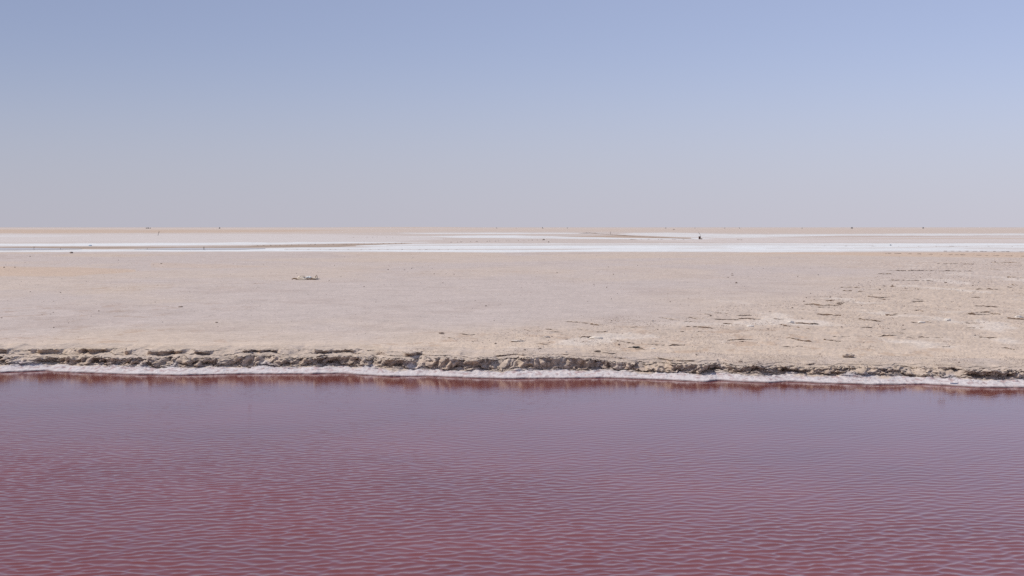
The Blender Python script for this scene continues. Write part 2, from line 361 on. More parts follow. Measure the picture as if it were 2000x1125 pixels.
# ------------------------------------------------------------------ pink brine
ur = np.concatenate([np.linspace(-1.6, -.46, 40)[:-1], np.linspace(-.46, .46, 640), np.linspace(.46, 1.6, 40)[1:]])
Yw = [2.0]
while Yw[-1] < 34:
    y0 = Yw[-1]; Yw.append(y0 + (.25 if y0 < 10 else .021 if y0 < 17 else .021 + .016 * (y0 - 17) / 12))
Yw = np.array(Yw)
WX = ur[None] * np.maximum(Yw, 6)[:, None]; WY = np.repeat(Yw[:, None], len(ur), 1)
hq = np.zeros_like(WX); hz = np.zeros_like(WX); gx = np.zeros_like(WX); gy = np.zeros_like(WX)
wr = np.random.default_rng(21)
NW = 80
for i in range(NW):
    lam = .150 * math.exp(.30 * wr.normal())
    th = R(90) + R(6) + wr.normal() * R(28)
    kx, ky = math.cos(th) * 2 * math.pi / lam, math.sin(th) * 2 * math.pi / lam
    kk = 2 * math.pi / lam
    slope = .0165 * (lam / .150) ** -.2 if lam > .09 else .004
    a = slope / kk
    ph = kx * WX + ky * WY + wr.random() * 6.283
    c, s = np.cos(ph), np.sin(ph)
    hz += a * c; hq += a * s; gx -= a * (kx / kk) * s; gy -= a * (ky / kk) * s
env_w = np.sqrt(hz ** 2 + hq ** 2); gain_w = np.clip((env_w / env_w.mean()) ** -.6, .5, 2.2)      # wind ripples: crests of even height
hz *= gain_w; gx *= gain_w; gy *= gain_w
PXw, PYw = project(WX, WY, 0)
calm = np.interp(PYw, [740, 770, 830, 900, 980, 1060, 1125, 1600], [.05, .15, .33, .60, .90, 1.10, 1.18, 1.1])
calm *= 1 + .40 * np.clip((900 - PXw) / 1000, -1, 1) * sstep(1080, 880, PYw)
calm *= np.clip(1 + .30 * fbm(WX * .5, WY * .25, 3.3, 4), .5, 1.5)
edge = (np.abs(ur) < .46)[None] * (Yw > 10)[:, None]
calm = calm * np.where(edge, 1, .25)
P = np.stack([WX + gx * calm * 1.3, WY + gy * calm * 1.3, hz * calm], -1)
m, n, b = new_mat('pink_brine')
b.inputs['Base Color'].default_value = (.20, .052, .050, 1); b.inputs['Roughness'].default_value = .06
b.inputs['IOR'].default_value = 1.33
geo = n.nodes.new('ShaderNodeNewGeometry')
mp = n.nodes.new('ShaderNodeMapping'); mp.inputs['Scale'].default_value = (1, 2.2, 1); n.links.new(geo.outputs['Position'], mp.inputs[0])
cn = noise_node(n, geo.outputs['Position'], .35, 4, .6)
n.links.new(mul_colour(n, (.183, .045, .038), map_range(n, cn, .3, .7, .88, 1.12)), b.inputs['Base Color'])
f1 = noise_node(n, mp.outputs[0], 9, 3, .55)
bp = n.nodes.new('ShaderNodeBump'); bp.inputs['Strength'].default_value = .10; bp.inputs['Distance'].default_value = .010
n.links.new(f1, bp.inputs['Height']); n.links.new(bp.outputs[0], b.inputs['Normal'])
M_BRINE = m
structure(link('pink_water', grid_mesh('pink_water', P), M_BRINE))
# causeway on which the photographer stands
cp = np.array([[[x, y, z] for x in np.linspace(-60, 60, 61)] for y, z in ((-14, 1.3), (-1.5, 1.35), (.2, 1.3), (2.2, .1), (4, -.5))])
cp[..., 2] += .05 * fbm(cp[..., 0], cp[..., 1], 0, 3)
structure(link('causeway', grid_mesh('causeway', cp, np.broadcast_to(WARM, cp.shape)), M_ROUGH))

# ------------------------------------------------------------------ still water in the far ditch
m, n, b = new_mat('ditch_water'); b.inputs['Base Color'].default_value = (.42, .37, .37, 1); b.inputs['Roughness'].default_value = .03; b.inputs['IOR'].default_value = 1.34
M_DITCH = m
def ditch(pts):
    a = np.array(pts, float); xs = np.arange(a[0, 0], a[-1, 0] + .1, 4.0)
    top = np.interp(xs, a[:, 0], a[:, 1]) + .22 * fbm(xs * .05, 2.2, o=4); bot = np.interp(xs, a[:, 0], a[:, 2]) + .22 * fbm(xs * .05, 7.2, o=4)
    bot = np.maximum(bot, top + .02)
    P = np.array([[gp(x, y, .385) for x, y in zip(xs, bot)], [gp(x, y, .385) for x, y in zip(xs, top)]])
    structure(link('ditch_water', grid_mesh('ditch_water', P), M_DITCH))
ditch([(-900, 483.2, 487), (0, 484, 488.3), (60, 484.2, 488), (110, 485, 487.4), (160, 485.6, 486.2)])
ditch([(262, 486.3, 486.6), (300, 485.4, 487), (345, 484.3, 487.6), (400, 484.5, 487.7), (470, 484.5, 487.2), (520, 484.6, 485.6)])

# ------------------------------------------------------------------ small builders
def tube_mesh(name, pts, radii, seg=8, jag=0.0, seed=0):
    bm = bmesh.new(); rings = []; r_ = random.Random(seed)
    pts = [Vector(p) for p in pts]
    for i, p in enumerate(pts):
        t = (pts[min(i + 1, len(pts) - 1)] - pts[max(i - 1, 0)]).normalized()
        a = t.orthogonal().normalized() if i == 0 else (a - t * a.dot(t)).normalized()
        c = t.cross(a)
        rings.append([bm.verts.new(p + (a * math.cos(2 * math.pi * j / seg) + c * math.sin(2 * math.pi * j / seg)) * radii[i] * (1 + jag * (r_.random() - .5)))
                      for j in range(seg)])
    for q, s in zip(rings[:-1], rings[1:]):
        for j in range(seg): bm.faces.new((q[j], q[(j + 1) % seg], s[(j + 1) % seg], s[j]))
    bm.faces.new(rings[0][::-1]); bm.faces.new(rings[-1])
    me = bpy.data.meshes.new(name); bm.to_mesh(me); bm.free()
    for p in me.polygons: p.use_smooth = True
    return me
def lump_mesh(name, sub=2, rough=.35, freq=1.4, seed=0, flat=-.45):
    bm = bmesh.new(); bmesh.ops.create_icosphere(bm, subdivisions=sub, radius=1)
    for v in bm.verts:
        d = v.co.normalized()
        k = 1 + rough * mnoise.fractal(d * freq + Vector((seed * 7.1, 3.3, 1.1)), 1, 2, 3) + rough * .4 * mnoise.noise(d * 4 + Vector((seed, 0, 0)))
        v.co = d * k
        v.co.z = max(v.co.z, flat)
    me = bpy.data.meshes.new(name); bm.to_mesh(me); bm.free()
    for p in me.polygons: p.use_smooth = (sub > 2)
    return me
M_CLOD = plain('clod_mud', (.29, .225, .185), .9, .35, 9)  # mud; shade of the clods' near sides is put into the dark colour
M_PALECLOD = plain('clod_salt', (.60, .53, .47), .9, .25, 9)
M_LEDGE = plain('crust_ledge_earth', (.52, .425, .35), .92, .25, 14, .5)
M_DARKWOOD = plain('weathered_dark_wood', (.085, .065, .055), .9, .4, 18)
M_WOOD = plain('grey_wood', (.22, .17, .14), .9, .35, 18)
def ground_z(x, y):              # height of the flats at a point
    yv = GY[:, len(u) // 2]
    i = int(np.clip(np.searchsorted(yv, y), 1, len(yv) - 2))
    out = []
    for r_ in (i - 1, i):
        out.append(np.interp(x, GX[r_], GZ[r_]))
    t = (y - yv[i - 1]) / max(1e-6, yv[i] - yv[i - 1])
    return float(out[0] + (out[1] - out[0]) * np.clip(t, 0, 1))
def on_ground(px, py):
    p = gp(px, py); p[2] = ground_z(p[0], p[1]); return p

# ------------------------------------------------------------------ upturned crust ledges on the rough flat
LEDGES = [  # photo x0, y0, x1, y1, height in photo rows
    (1105, 628, 1150, 632.5, 2), (1150, 633.5, 1178, 636.5, 3.5), (1065, 643.5, 1093, 648.5, 2.5), (1013, 646, 1030, 648, 2), (1165, 648, 1184, 648.5, 2.5),
    (1118, 666, 1148, 668, 2), (1190, 664.5, 1240, 670, 3), (1262, 671.5, 1290, 673.5, 2.6), (1305, 673.5, 1336, 674, 3.6), (1420, 663, 1482, 664, 4),
    (1283, 620, 1320, 624.5, 1.8), (1335, 618, 1370, 625, 2), (1335, 640, 1402, 644, 3), (1500, 663, 1526, 665, 4), (1530, 660.5, 1592, 668, 4.2),
    (1605, 662.5, 1645, 667, 3.5), (1645, 667, 1682, 669, 3), (1680, 667, 1730, 671, 2.5), (1615, 657, 1662, 657.5, 2.5), (1675, 657, 1790, 658, 3.2),
    (1790, 658, 1862, 659.5, 3), (1912, 658.5, 1975, 661, 3), (1710, 642.5, 1762, 650, 2.4), (1640, 647.5, 1662, 647.5, 2), (1525, 635.5, 1592, 646, 2.8),
    (1655, 624, 1728, 630, 3.4), (1770, 630, 1832, 632, 4), (1785, 607, 1842, 612, 3.6), (1850, 611, 1906, 615, 4.2), (1570, 594, 1612, 597, 2.4),
    (1612, 595, 1662, 598.5, 2), (1600, 614, 1652, 618, 2.6), (1670, 609, 1694, 610.5, 2), (1638, 561.5, 1688, 562.5, 2), (1640, 568, 1692, 570.5, 2),
    (1695, 579, 1720, 582, 1.8), (1712, 535, 1742, 535.5, 2.2), (1735, 529, 1830, 529, 2), (1720, 559.5, 1748, 561, 2.6), (1832, 529.5, 1905, 530, 1.8),
    (1838, 590, 1860, 590.5, 2.6), (1843, 601, 1862, 601.5, 2.2), (1853, 581, 1882, 582, 1.6), (1904, 565, 1950, 566.5, 2.2), (1970, 563, 1995, 563.5, 2.4),
    (1925, 527, 1952, 528, 1.8), (1780, 584, 1800, 585, 1.8), (1830, 515, 1900, 516, 1.5), (1730, 547, 1826, 549, 1.5), (1970, 622, 2005, 626, 4),
    (1960, 664, 2010, 668, 3), (1805, 678, 1832, 680, 2), (1930, 676, 1990, 681, 2), (1505, 675, 1528, 680, 2), (1885, 640, 1940, 642, 1.8),
    (1440, 622, 1500, 626, 1.8), (1230, 640, 1262, 642, 1.8), (1395, 631, 1440, 635, 2), (1560, 606, 1590, 607, 1.6), (1730, 615, 1756, 617, 2),
    (1900, 598, 1950, 600, 1.8), (1935, 612, 1965, 617, 2), (2020, 640, 2110, 646, 3), (2040, 600, 2150, 606, 3), (2060, 560, 2160, 563, 2.4),
    (900, 651, 925, 653, 1.6), (858, 660, 880, 663, 1.6), (915, 668, 945, 669, 1.6)]
def rough_at_line(x): return np.interp(x, [700, 830, 1000, 1150, 1400, 1560, 1650, 1720, 1850, 2000], [720, 672, 648, 624, 600, 585, 560, 535, 515, 502])
FAINT = 90
lr = random.Random(5)
while FAINT:
    x = lr.uniform(1000, 2150); y = lr.uniform(500, 690)
    if y > np.interp(x, [830, 1000, 1150, 1400, 1560, 1720, 1850, 2000], [672, 655, 632, 606, 585, 530, 508, 497]) + 3:
        L_ = lr.uniform(8, 45); LEDGES.append((x, y, x + L_, y + lr.uniform(-.5, 4) * L_ / 45, lr.uniform(.8, 2.0))); FAINT -= 1
for q, (x0, y0, x1, y1, hp) in enumerate(LEDGES):
    a, c = on_ground(x0, y0), on_ground(x1, y1)
    L = c - a; Ln = np.linalg.norm(L[:2]); tdir = L / max(Ln, 1e-6); H = hp * (a[1] + c[1]) / 2 / F * (1.0 if Ln > 1.0 else .85)
    nrm = np.array([-tdir[1], tdir[0], 0])
    ns = int(np.clip(Ln / .03, 12, 120)); s = np.linspace(0, 1, ns)
    env = np.clip(np.sin(np.pi * np.clip(s, 0, 1)) * 2.2, 0, 1) * np.clip(.56 + 1.1 * fbm(s * Ln * 3.4 + q * 5.1, q * 3.3, o=4, gain=.6), -.05, 1.05)
    off = .22 * fbm(s * Ln * .8 + q * 9.7, q * 1.9, o=3) + .05 * fbm(s * Ln * 7, q * 2.9, o=2)
    bw = min(.9, max(.35, 9 * H)) * (1 + .4 * fbm(s * Ln * 1.5, q * 8.1, o=2))
    prof = [(.03, -.06, 0), (.0, 0, .05), (.012, 0, .45), (-.03, 0, .85), (-.02, 0, 1.0), (.07, 0, .98), (.35, 0, .5), (1, -.02, 0)]
    rows = []
    for (t, dz, hf) in prof:
        tt = np.where(t > .2, t * bw, t)
        base = a[None] + s[:, None] * L[None] + (off + tt + .012 * fbm(s * Ln * 16, t * 13 + q, o=2))[:, None] * nrm[None]
        gz = np.array([ground_z(p[0], p[1]) for p in base[::max(1, ns // 6)]]); gz = np.interp(s, s[::max(1, ns // 6)], gz)
        base[:, 2] = gz + dz + hf * H * env + (.15 * H * fbm(s * Ln * 12, t * 9 + q * 2, o=2) if 0 < hf else 0) - .004 * (hf == 0)
        rows.append(base)
    P = np.array(rows); org = (a + c) / 2; P = P - org
    o = link('crust_ledge', grid_mesh('crust_ledge', P, smooth=False), M_LEDGE); o.location = org
    size = 'long' if Ln > 1.0 else 'short'
    where = 'just above the mud bank' if y0 > 662 else 'on the rough flat beside the smooth grey mud' if y0 < rough_at_line((x0 + x1) / 2) + 32 else 'amid the rough sandy flat'
    tag(o, f'{size} broken ledge of upturned crust {where}', 'crust ledge', f'{size} crust ledges {where}')

# ------------------------------------------------------------------ clods
clods = [lump_mesh('clod', 2, .5, 1.5, i) for i in range(6)]
pale = [lump_mesh('pale_clod', 2, .5, 1.5, i + 20) for i in range(4)]
for me in clods: me.materials.append(M_CLOD)
for me in pale: me.materials.append(M_PALECLOD)
def clod(px, py, wpx, hpx, me, label, group, name='clod'):
    p = on_ground(px, py); sc = p[1] / F
    o = link(name, me); o.location = (p[0], p[1], p[2] + hpx * sc * .38)
    o.scale = (wpx * sc / 2, wpx * sc / 2 * .8, hpx * sc * .62); o.rotation_euler.z = lr.random() * .8 - .4
    tag(o, label, 'clod', group); return o
SPOTS = [(1438, 553.5, 3.4, 2.4), (1198, 536.5, 2.2, 1.4), (1088, 533.5, 2, 1.4), (1185, 562, 2.4, 1.6), (1160, 556, 2, 1.2), (1422, 542, 2.4, 1.4), (1430, 538, 4, 1.2), (1430, 535, 3, 1.2),
         (315, 515.5, 3.2, 1.4), (59, 501.3, 2.6, 1.4), (29, 522.5, 3, 1.4), (8, 523, 3, 1.6), (59, 570.5, 2, 1.4), (118, 572, 2.2, 1.5), (193, 608, 2.4, 1.6), (104, 611, 2, 1.2), (99, 614, 2, 1.2), (82, 615.5, 1.8, 1.2),
         (353, 600, 7, 1.8), (423, 630.5, 4.5, 2), (105, 640.5, 2.4, 2), (3, 621.5, 4, 1.4), (134, 631.5, 1.6, 1.2), (303, 590.5, 2, 1), (178, 617.5, 1.8, 1), (862, 653, 9, 3.5), (758, 527, 2.4, 1.2), (790, 527.5, 3, 1), (804, 525, 2, 1.2),
         (848, 535.5, 2.2, 1.2), (871, 535.5, 1.6, 1), (887, 536, 1.8, 1.2), (865, 553, 2, 1.2), (643, 548, 2, 1), (711, 560.5, 2, 1.4), (1599, 612.5, 2.4, 1.4), (1570, 589, 3, 2), (1847, 553, 5, 2.4), (1743, 559, 4, 2), (1678, 554.5, 3, 1.4), (1583, 573.5, 2.4, 1.4),
         (1598, 537.5, 2.4, 1.6), (1558, 541, 2, 1.4), (949, 598, 2.8, 1.8), (1194, 584.5, 2, 1.4), (1309, 589.8, 2, 1.6), (965, 627, 1.8, 1.4), (1284, 645, 3.2, 2), (1285, 645, 3, 1.6), (1209, 673, 4, 3), (968, 673, 4, 2), (1055, 684, 5, 2),
         (1446, 703, 8, 2.6), (1481, 704.5, 3, 2.4), (1873, 704.5, 3, 2.2), (1840, 715, 14, 3.4), (487, 722, 6, 3), (1500, 644, 4, 2), (1388, 618, 4, 2.6), (1107, 664, 5, 2), (1323, 702, 3, 2), (1320, 680, 3, 1.4)]
for i, (x, y, a, b_) in enumerate(SPOTS):
    g = y < 640 and x < 1500
    clod(x, y, a * 1.1, b_ * 1.15, clods[i % 6], 'small dark mud clod lying on the smooth grey flat' if g else 'dark mud clod lying on the rough sandy crust',
         'dark clods on the smooth flat' if g else 'dark clods on the rough crust')
def rough_at(x, y): return y > np.interp(x, [700, 830, 1000, 1150, 1400, 1560, 1650, 1720, 1850, 2000], [720, 672, 648, 624, 600, 585, 560, 535, 515, 502])
nclod = 0
while nclod < 110:
    x = lr.uniform(-60, 2060); y = lr.uniform(498, 700)
    if y > np.interp(x, [0, 700, 1000, 1500, 2000], [676, 676, 695, 705, 715]): continue
    ra = rough_at(x, y); sz = lr.uniform(1.2, 2.0) if not ra else lr.uniform(1.8, 4.2)
    if not ra and lr.random() < .45: continue
    if ra and lr.random() < .35:
        clod(x, y, sz * 1.2, sz * .7, pale[nclod % 4], 'pale salt crusted clod lying on the rough sandy crust', 'pale clods on the rough crust', 'pale_clod')
    else:
        clod(x, y, sz, sz * .6, clods[nclod % 6], 'dark mud clod lying on the rough sandy crust' if ra else 'small dark mud clod lying on the smooth grey flat',
             'dark clods on the rough crust' if ra else 'dark clods on the smooth flat')
    nclod += 1
# crumbs of crust too many to count
def crumbs(name, count, mat, sampler, seed, size):
    r_ = np.random.default_rng(seed); ico = bmesh.new(); bmesh.ops.create_icosphere(ico, subdivisions=1, radius=1)
    bv = np.array([v.co[:] for v in ico.verts]); bf = np.array([[v.index for v in f.verts] for f in ico.faces]); ico.free()
    V, Fc = [], []; k_ = 0
    while k_ < count:
        x, y = sampler(r_)
        if x is None: continue
        p = on_ground(x, y); s_ = p[1] / F * r_.uniform(*size)
        v = bv * (1 + .5 * (r_.random((len(bv), 1)) - .5)) * np.array([s_ * r_.uniform(.8, 2.2), s_, s_ * r_.uniform(.5, 1.0)]) + p + np.array([0, 0, .25 * s_])
        V.append(v); Fc.append(bf + k_ * len(bv)); k_ += 1
    me = bpy.data.meshes.new(name); me.from_pydata(np.concatenate(V).tolist(), [], np.concatenate(Fc).tolist())
    o = link(name, me, mat); o['kind'] = 'stuff'; return o
def s_rough(r_):
    x, y = r_.uniform(800, 2100), 500 + 220 * r_.random() ** .8
    if perlin(x * .012, y * .05, 3.3) + .35 < r_.random() * .9: return None, None
    return (x, y) if rough_at(x, y) and y < np.interp(x, [800, 1000, 1500, 2000], [688, 698, 708, 718]) else (None, None)
def s_any(r_):
    x, y = r_.uniform(-100, 2100), 496 + 190 * r_.random() ** .8
    return (x, y) if y < np.interp(x, [0, 700, 1000, 1500, 2000], [672, 674, 690, 705, 715]) and (x > 700 or r_.random() < .8) else (None, None)
M_CRUMB = plain('crust_crumb_earth', (.62, .52, .44), .92, .2); M_BCRUMB = plain('brown_crumb_earth', (.33, .25, .20), .92, .25)
tag(crumbs('brown_crumbs', 6500, M_BCRUMB, s_rough, 11, (.25, .6)), 'scattered small brown crumbs over the rough flat', 'crumbs')
tag(crumbs('crust_crumbs', 9000, M_CRUMB, s_rough, 1, (.28, .85)), 'scattered crumbs of sandy crust over the rough flat', 'crumbs')
tag(crumbs('mud_crumbs', 3200, M_BCRUMB, s_any, 2, (.22, .55)), 'tiny dark mud crumbs sprinkled over the flats', 'crumbs')
M_SALTBIT = plain('salt_bits', (.72, .665, .61), .7, .1)
tag(crumbs('salt_crystals', 420, M_SALTBIT, s_rough, 3, (.35, .8)), 'tiny white salt crystals sprinkled over the rough crust', 'crystals')

# ------------------------------------------------------------------ things lying about
# pale heap of debris on the flat
p = on_ground(597, 546.3); sc = p[1] / F
M_CREAM = plain('cream_sacking', (.70, .61, .50), .9, .15, 8); M_GREYBAG = plain('grey_sacking', (.64, .655, .64), .8, .12, 8)
M_RUSTWOOD = plain('brown_splintered_wood', (.27, .18, .11), .9, .4, 14)
root = empty('debris_heap', p, 'low crumpled heap of pale sacking and brown splintered wood on the grey flat', 'debris heap')
def heap_lump(name, x0, x1, y0, y1, mat, seed, dy=0.0, rough=.5):
    me = lump_mesh(name, 3, rough, 1.7, seed, -.6); me.materials.append(mat)
    o = link(name, me, None, root)
    o.location = ((x0 + x1) / 2 * sc, dy, (y0 + (y1 - y0) * .4) * sc); o.scale = ((x1 - x0) / 2 * sc * 1.08, .16, (y1 - y0) * .58 * sc); return o
heap_lump('sacking', -17, -2, 0, 6.2, M_CREAM, 31, .05)
heap_lump('sacking', -1, 11, 0, 6.6, M_GREYBAG, 33, .1)
heap_lump('sacking', 9, 24, 0, 5, M_CREAM, 37, .1)
heap_lump('sacking', -14, 4, -.5, 2.4, M_CREAM, 41, -.06)
def stick(name, pts, r0, r1, mat, par, s=1):
    o = link(name, tube_mesh(name, [tuple(Vector(q) * s) for q in pts], np.linspace(r0, r1, len(pts)), 7, .5, len(pts)), mat, par); return o
stick('splintered_stick', [(-27 * sc, -.05, .02), (-23 * sc, -.03, 2.4 * sc), (-17 * sc, -.02, 1.4 * sc), (-13 * sc, 0, 1.0 * sc)], .03, .035, M_RUSTWOOD, root)
stick('splintered_stick', [(1 * sc, -.1, 1 * sc), (6 * sc, -.12, 1.8 * sc), (13 * sc, -.12, 1.2 * sc), (20 * sc, -.1, 1.0 * sc)], .022, .03, M_RUSTWOOD, root)
stick('splintered_stick', [(-12 * sc, .02, 5.6 * sc), (-7 * sc, .06, 7 * sc), (-2 * sc, .06, 6.6 * sc)], .012, .012, M_RUSTWOOD, root)
stick('splintered_stick', [(17 * sc, .0, 1 * sc), (19 * sc, .02, 5 * sc), (21.5 * sc, .03, 9 * sc)], .026, .010, M_RUSTWOOD, root)
stick('splintered_stick', [(22.5 * sc, .06, .5 * sc), (23 * sc, .05, 4 * sc), (22 * sc, .03, 8 * sc)], .03, .014, M_CREAM, root)

# rusty drum with a bent pole
M_RUST = plain('rusty_steel', (.13, .070, .052), .85, .5, 9); M_RUSTD = plain('dark_rust', (.055, .04, .04), .85, .4, 9)
p = on_ground(1366.5, 467.2); sc = p[1] / F; rr, hh = 2.05 * sc, 5.6 * sc
drum = empty('oil_drum', p, 'rusty brown drum standing open on the far white salt', 'drum')
def lathe(name, prof, mat, par, seg=32):
    bm = bmesh.new(); rings = [[bm.verts.new((r_ * math.cos(2 * math.pi * j / seg), r_ * math.sin(2 * math.pi * j / seg), z)) for j in range(seg)] for r_, z in prof]
    for q, s in zip(rings[:-1], rings[1:]):
        for j in range(seg): bm.faces.new((q[j], q[(j + 1) % seg], s[(j + 1) % seg], s[j]))
    me = bpy.data.meshes.new(name); bm.to_mesh(me); bm.free()
    return link(name, me, mat, par)
lathe('drum_wall', [(rr * .2, .02), (rr, .0), (rr, hh), (rr * .96, hh), (rr * .95, .05), (.01, .05)], M_RUST, drum)
for z in (.02, .33, .66, .975):
    lathe('hoop', [(rr * 1.001, z * hh - .02), (rr * 1.05, z * hh - .012), (rr * 1.05, z * hh + .012), (rr * 1.001, z * hh + .02)], M_RUSTD, drum)
pole = link('bent_pole', tube_mesh('bent_pole', [(.13, .06, .06), (.16, .05, hh * 1.0), (.15, .02, hh + 2.6 * sc), (-.12, 0, hh + 6 * sc), (-.26, 0, hh + 8.6 * sc)], [.035, .035, .03, .028, .022], 7, .3), M_WOOD)
pole.location = p; tag(pole, 'thin bent pole leaning out of the rusty drum', 'pole')
q_ = on_ground(1370, 467.4); me = lump_mesh('drum_shadow_lump', 2, .5, 1.5, 51); me.materials.append(M_CLOD)  # dark lump added where the drum casts its shadow
o = link('drum_shadow_lump', me); o.location = q_ + np.array([.02, 0, .08]); o.scale = (.2, .14, .14); tag(o, 'small dark lump added as shadow at the foot of the rusty drum', 'shadow lump')

def far_post(name, px, py, pts_px, rpx, label, cat, mat=M_DARKWOOD, group=None, fork=None):
    p = on_ground(px, py); sc = p[1] / F
    me = tube_mesh(name, [(a * sc, 0, b_ * sc - (.1 if i == 0 else 0)) for i, (a, b_) in enumerate(pts_px)], [rpx * sc * (1 - .25 * i / len(pts_px)) for i in range(len(pts_px))], 7, .3)
    if fork is None:
        o = link(name, me, mat); o.location = p; return tag(o, label, cat, group)
    root = empty(name, p, label, cat, group)
    link('stem', me, mat, root)
    for k_, f in enumerate(fork):
        link('twig', tube_mesh('twig', [(a * sc, .02 * i, b_ * sc) for i, (a, b_) in enumerate(f)], [rpx * sc * .7] * len(f), 6, .3), mat, root)
    return root
far_post('dead_branch', 308.5, 460, [(0, 0), (.6, 3), (1.3, 5.2), (1.8, 5.8)], .38, 'forked dead branch stuck upright in the far pink flat', 'branch', fork=[[(1.5, 5.2), (2.6, 6.6), (4, 8.3)], [(1.3, 5.2), (1.8, 7), (2, 8.4)]])
far_post('stick', 1192, 457.5, [(0, 0), (.15, 2.4), (.5, 5)], .32, 'thin stick standing on the long dark mud berm', 'stick')
far_post('stick', 398.3, 487.3, [(0, 0), (0, 3), (.2, 5.8)], .6, 'stout dark stake standing in the ditch water', 'stake')
far_post('stick', 66.3, 486.3, [(0, 0), (0, 2.5), (0, 4.2)], .3, 'slim stake with a short crosspiece by the ditch water', 'stake', fork=[[(-1.4, 4.2), (0, 4.1), (1.5, 4.3)]])
far_post('stick', 118.3, 486.6, [(0, 0), (.1, 1.2), (0, 2.2)], .35, 'short stump of wood at the end of the ditch water', 'stump')
far_post('stick', 287.3, 487.2, [(0, 0), (.1, 1.2), (.4, 2.6)], .35, 'short leaning stump at the narrow start of the ditch water', 'stump')
far_post('stick', 1008.0, 446.6, [(0, 0), (0, 1.4)], .3, 'tiny post far away just under the skyline', 'post')
# bits
def bit(name, px, py, wpx, hpx, mat, label, cat, seed, sub=3, rough=.45, group=None):
    p = on_ground(px, py); sc = p[1] / F; me = lump_mesh(name, sub, rough, 1.6, seed, -.5); me.materials.append(mat)
    o = link(name, me); o.location = (p[0], p[1], p[2] + hpx * sc * .34); o.scale = (wpx * sc / 2, wpx * sc / 2.6, hpx * sc * .62); return tag(o, label, cat, group)
M_BLUE = plain('faded_blue_plastic', (.28, .46, .62), .5, .1)
bit('plastic_scrap', 176.5, 480, 6.5, 1.8, M_BLUE, 'pale blue plastic scrap lying on the white salt strip', 'scrap', 61, rough=.2)
bit('plastic_scrap', 1739.5, 479.5, 4, 2, plain('grey_blue_plastic', (.25, .31, .37), .6, .15), 'small grey blue scrap lying on the wide white salt', 'scrap', 63, rough=.3)
bit('stone', 139.5, 494.6, 6.6, 3.2, M_CLOD, 'lone dark stone at the edge of the white salt strip', 'stone', 65)
bit('stone', 1062, 469, 3.6, 2.4, M_CLOD, 'dark stone on the pinkish strip between two white salt bands', 'stone', 67, group='stones between the salt bands')
bit('stone', 1071.3, 473.2, 3, 1.6, M_CLOD, 'dark stone on the pinkish strip between two white salt bands', 'stone', 68, group='stones between the salt bands')
bit('salt_mound', 1164, 661.5, 27, 7, plain('cream_salt', (.68, .61, .53), .9, .12, 5), 'smooth cream shell shaped salt mound on the rough crust', 'salt mound', 71, 4, .18)
bit('rag', 1243, 677.2, 15, 3.4, plain('black_rag', (.035, .04, .042), .8, .3), 'crumpled black rag lying on the rough crust above the bank', 'rag', 73, 3, .6)
bit('rag', 1230.5, 677.4, 6, 1.6, bpy.data.materials['black_rag'], 'small black shred lying next to the crumpled black rag', 'rag', 74, 3, .5)
bit('crust_plate', 1167, 686.3, 13, 2.6, M_DARKWOOD, 'thin dark tilted plate lying at the head of a pale gully', 'plate', 75, 3, .3)
bit('crust_block', 1657, 693, 22, 7, M_LEDGE, 'hollow grey crust block with a white cap near the bank edge', 'crust block', 77, 4, .45)
bit('salt_lump', 1663, 690.5, 10, 4, M_SALTBIT, 'white salt cap beside the hollow grey crust block', 'salt cap', 78, 3, .4)
for i, (x, y, a, b_) in enumerate([(1990, 622, 16, 5), (1850, 628, 12, 5), (1800, 631, 14, 4), (1545, 632, 12, 4), (1465, 639, 14, 4), (1275, 680.5, 9, 3.4), (1010, 668.5, 26, 3), (1068, 660.5, 14, 3), (1950, 633, 8, 3), (1440, 641, 8, 3)]):
    bit('salt_mound', x, y, a, b_, M_PALECLOD if i > 5 else M_SALTBIT, 'small white crusty salt mound on the rough sandy flat', 'salt mound', 80 + i, 3, .55, 'small salt mounds on the rough flat')

# rows of dark crumbs along the far salt strips
def far_line(x0, y0, x1, y1, n_, label, group, wpx=(1.6, 4), hpx=(.5, 1.0)):
    for i in range(n_):
        t = (i + lr.random()) / n_; x = x0 + (x1 - x0) * t; y = y0 + (y1 - y0) * t + lr.uniform(-.25, .25)
        clod(x, y, lr.uniform(*wpx), lr.uniform(*hpx), clods[i % 6], label, group)
far_line(500, 480, 800, 475.2, 26, 'dark mud crumb in the rising line across the far salt strip', 'line of crumbs above the brown mud')
far_line(560, 487.3, 900, 487.8, 18, 'dark mud crumb in the thin line dividing the near white salt', 'line of crumbs in the near white salt', (1.5, 5), (.35, .7))
far_line(690, 463.8, 780, 463.4, 6, 'dark crumb on the pinkish flat beyond the salt strips', 'crumbs on the far pink flat', (1.5, 3), (.4, .7))
far_line(880, 473.5, 1065, 468.8, 18, 'dark crumb in the line leading to the dark stone', 'crumbs leading to the stone', (1.5, 4), (.4, 1))
far_line(1220, 467.8, 1345, 467.4, 9, 'dark crumb along the foot of the mud berm', 'crumbs below the berm', (2, 6), (.4, .8))
far_line(1437, 468.6, 1450, 468.6, 3, 'dark crumb lying right of the rusty drum', 'crumbs beside the drum', (2.5, 5), (.5, .8))
far_line(1835, 490.6, 2040, 492.3, 14, 'dark crumb along the near edge of the white salt by the tan sand', 'crumbs at the salt edge', (3, 10), (.6, 1.2))
far_line(1720, 494.5, 2040, 501.5, 18, 'dark crumb on the tan sand strip before the white salt', 'crumbs on the tan strip', (3, 12), (.6, 1.1))
far_line(1600, 480.5, 2000, 481.5, 10, 'grey crumb on the wide white salt', 'crumbs on the wide white salt', (2, 9), (.35, .6))

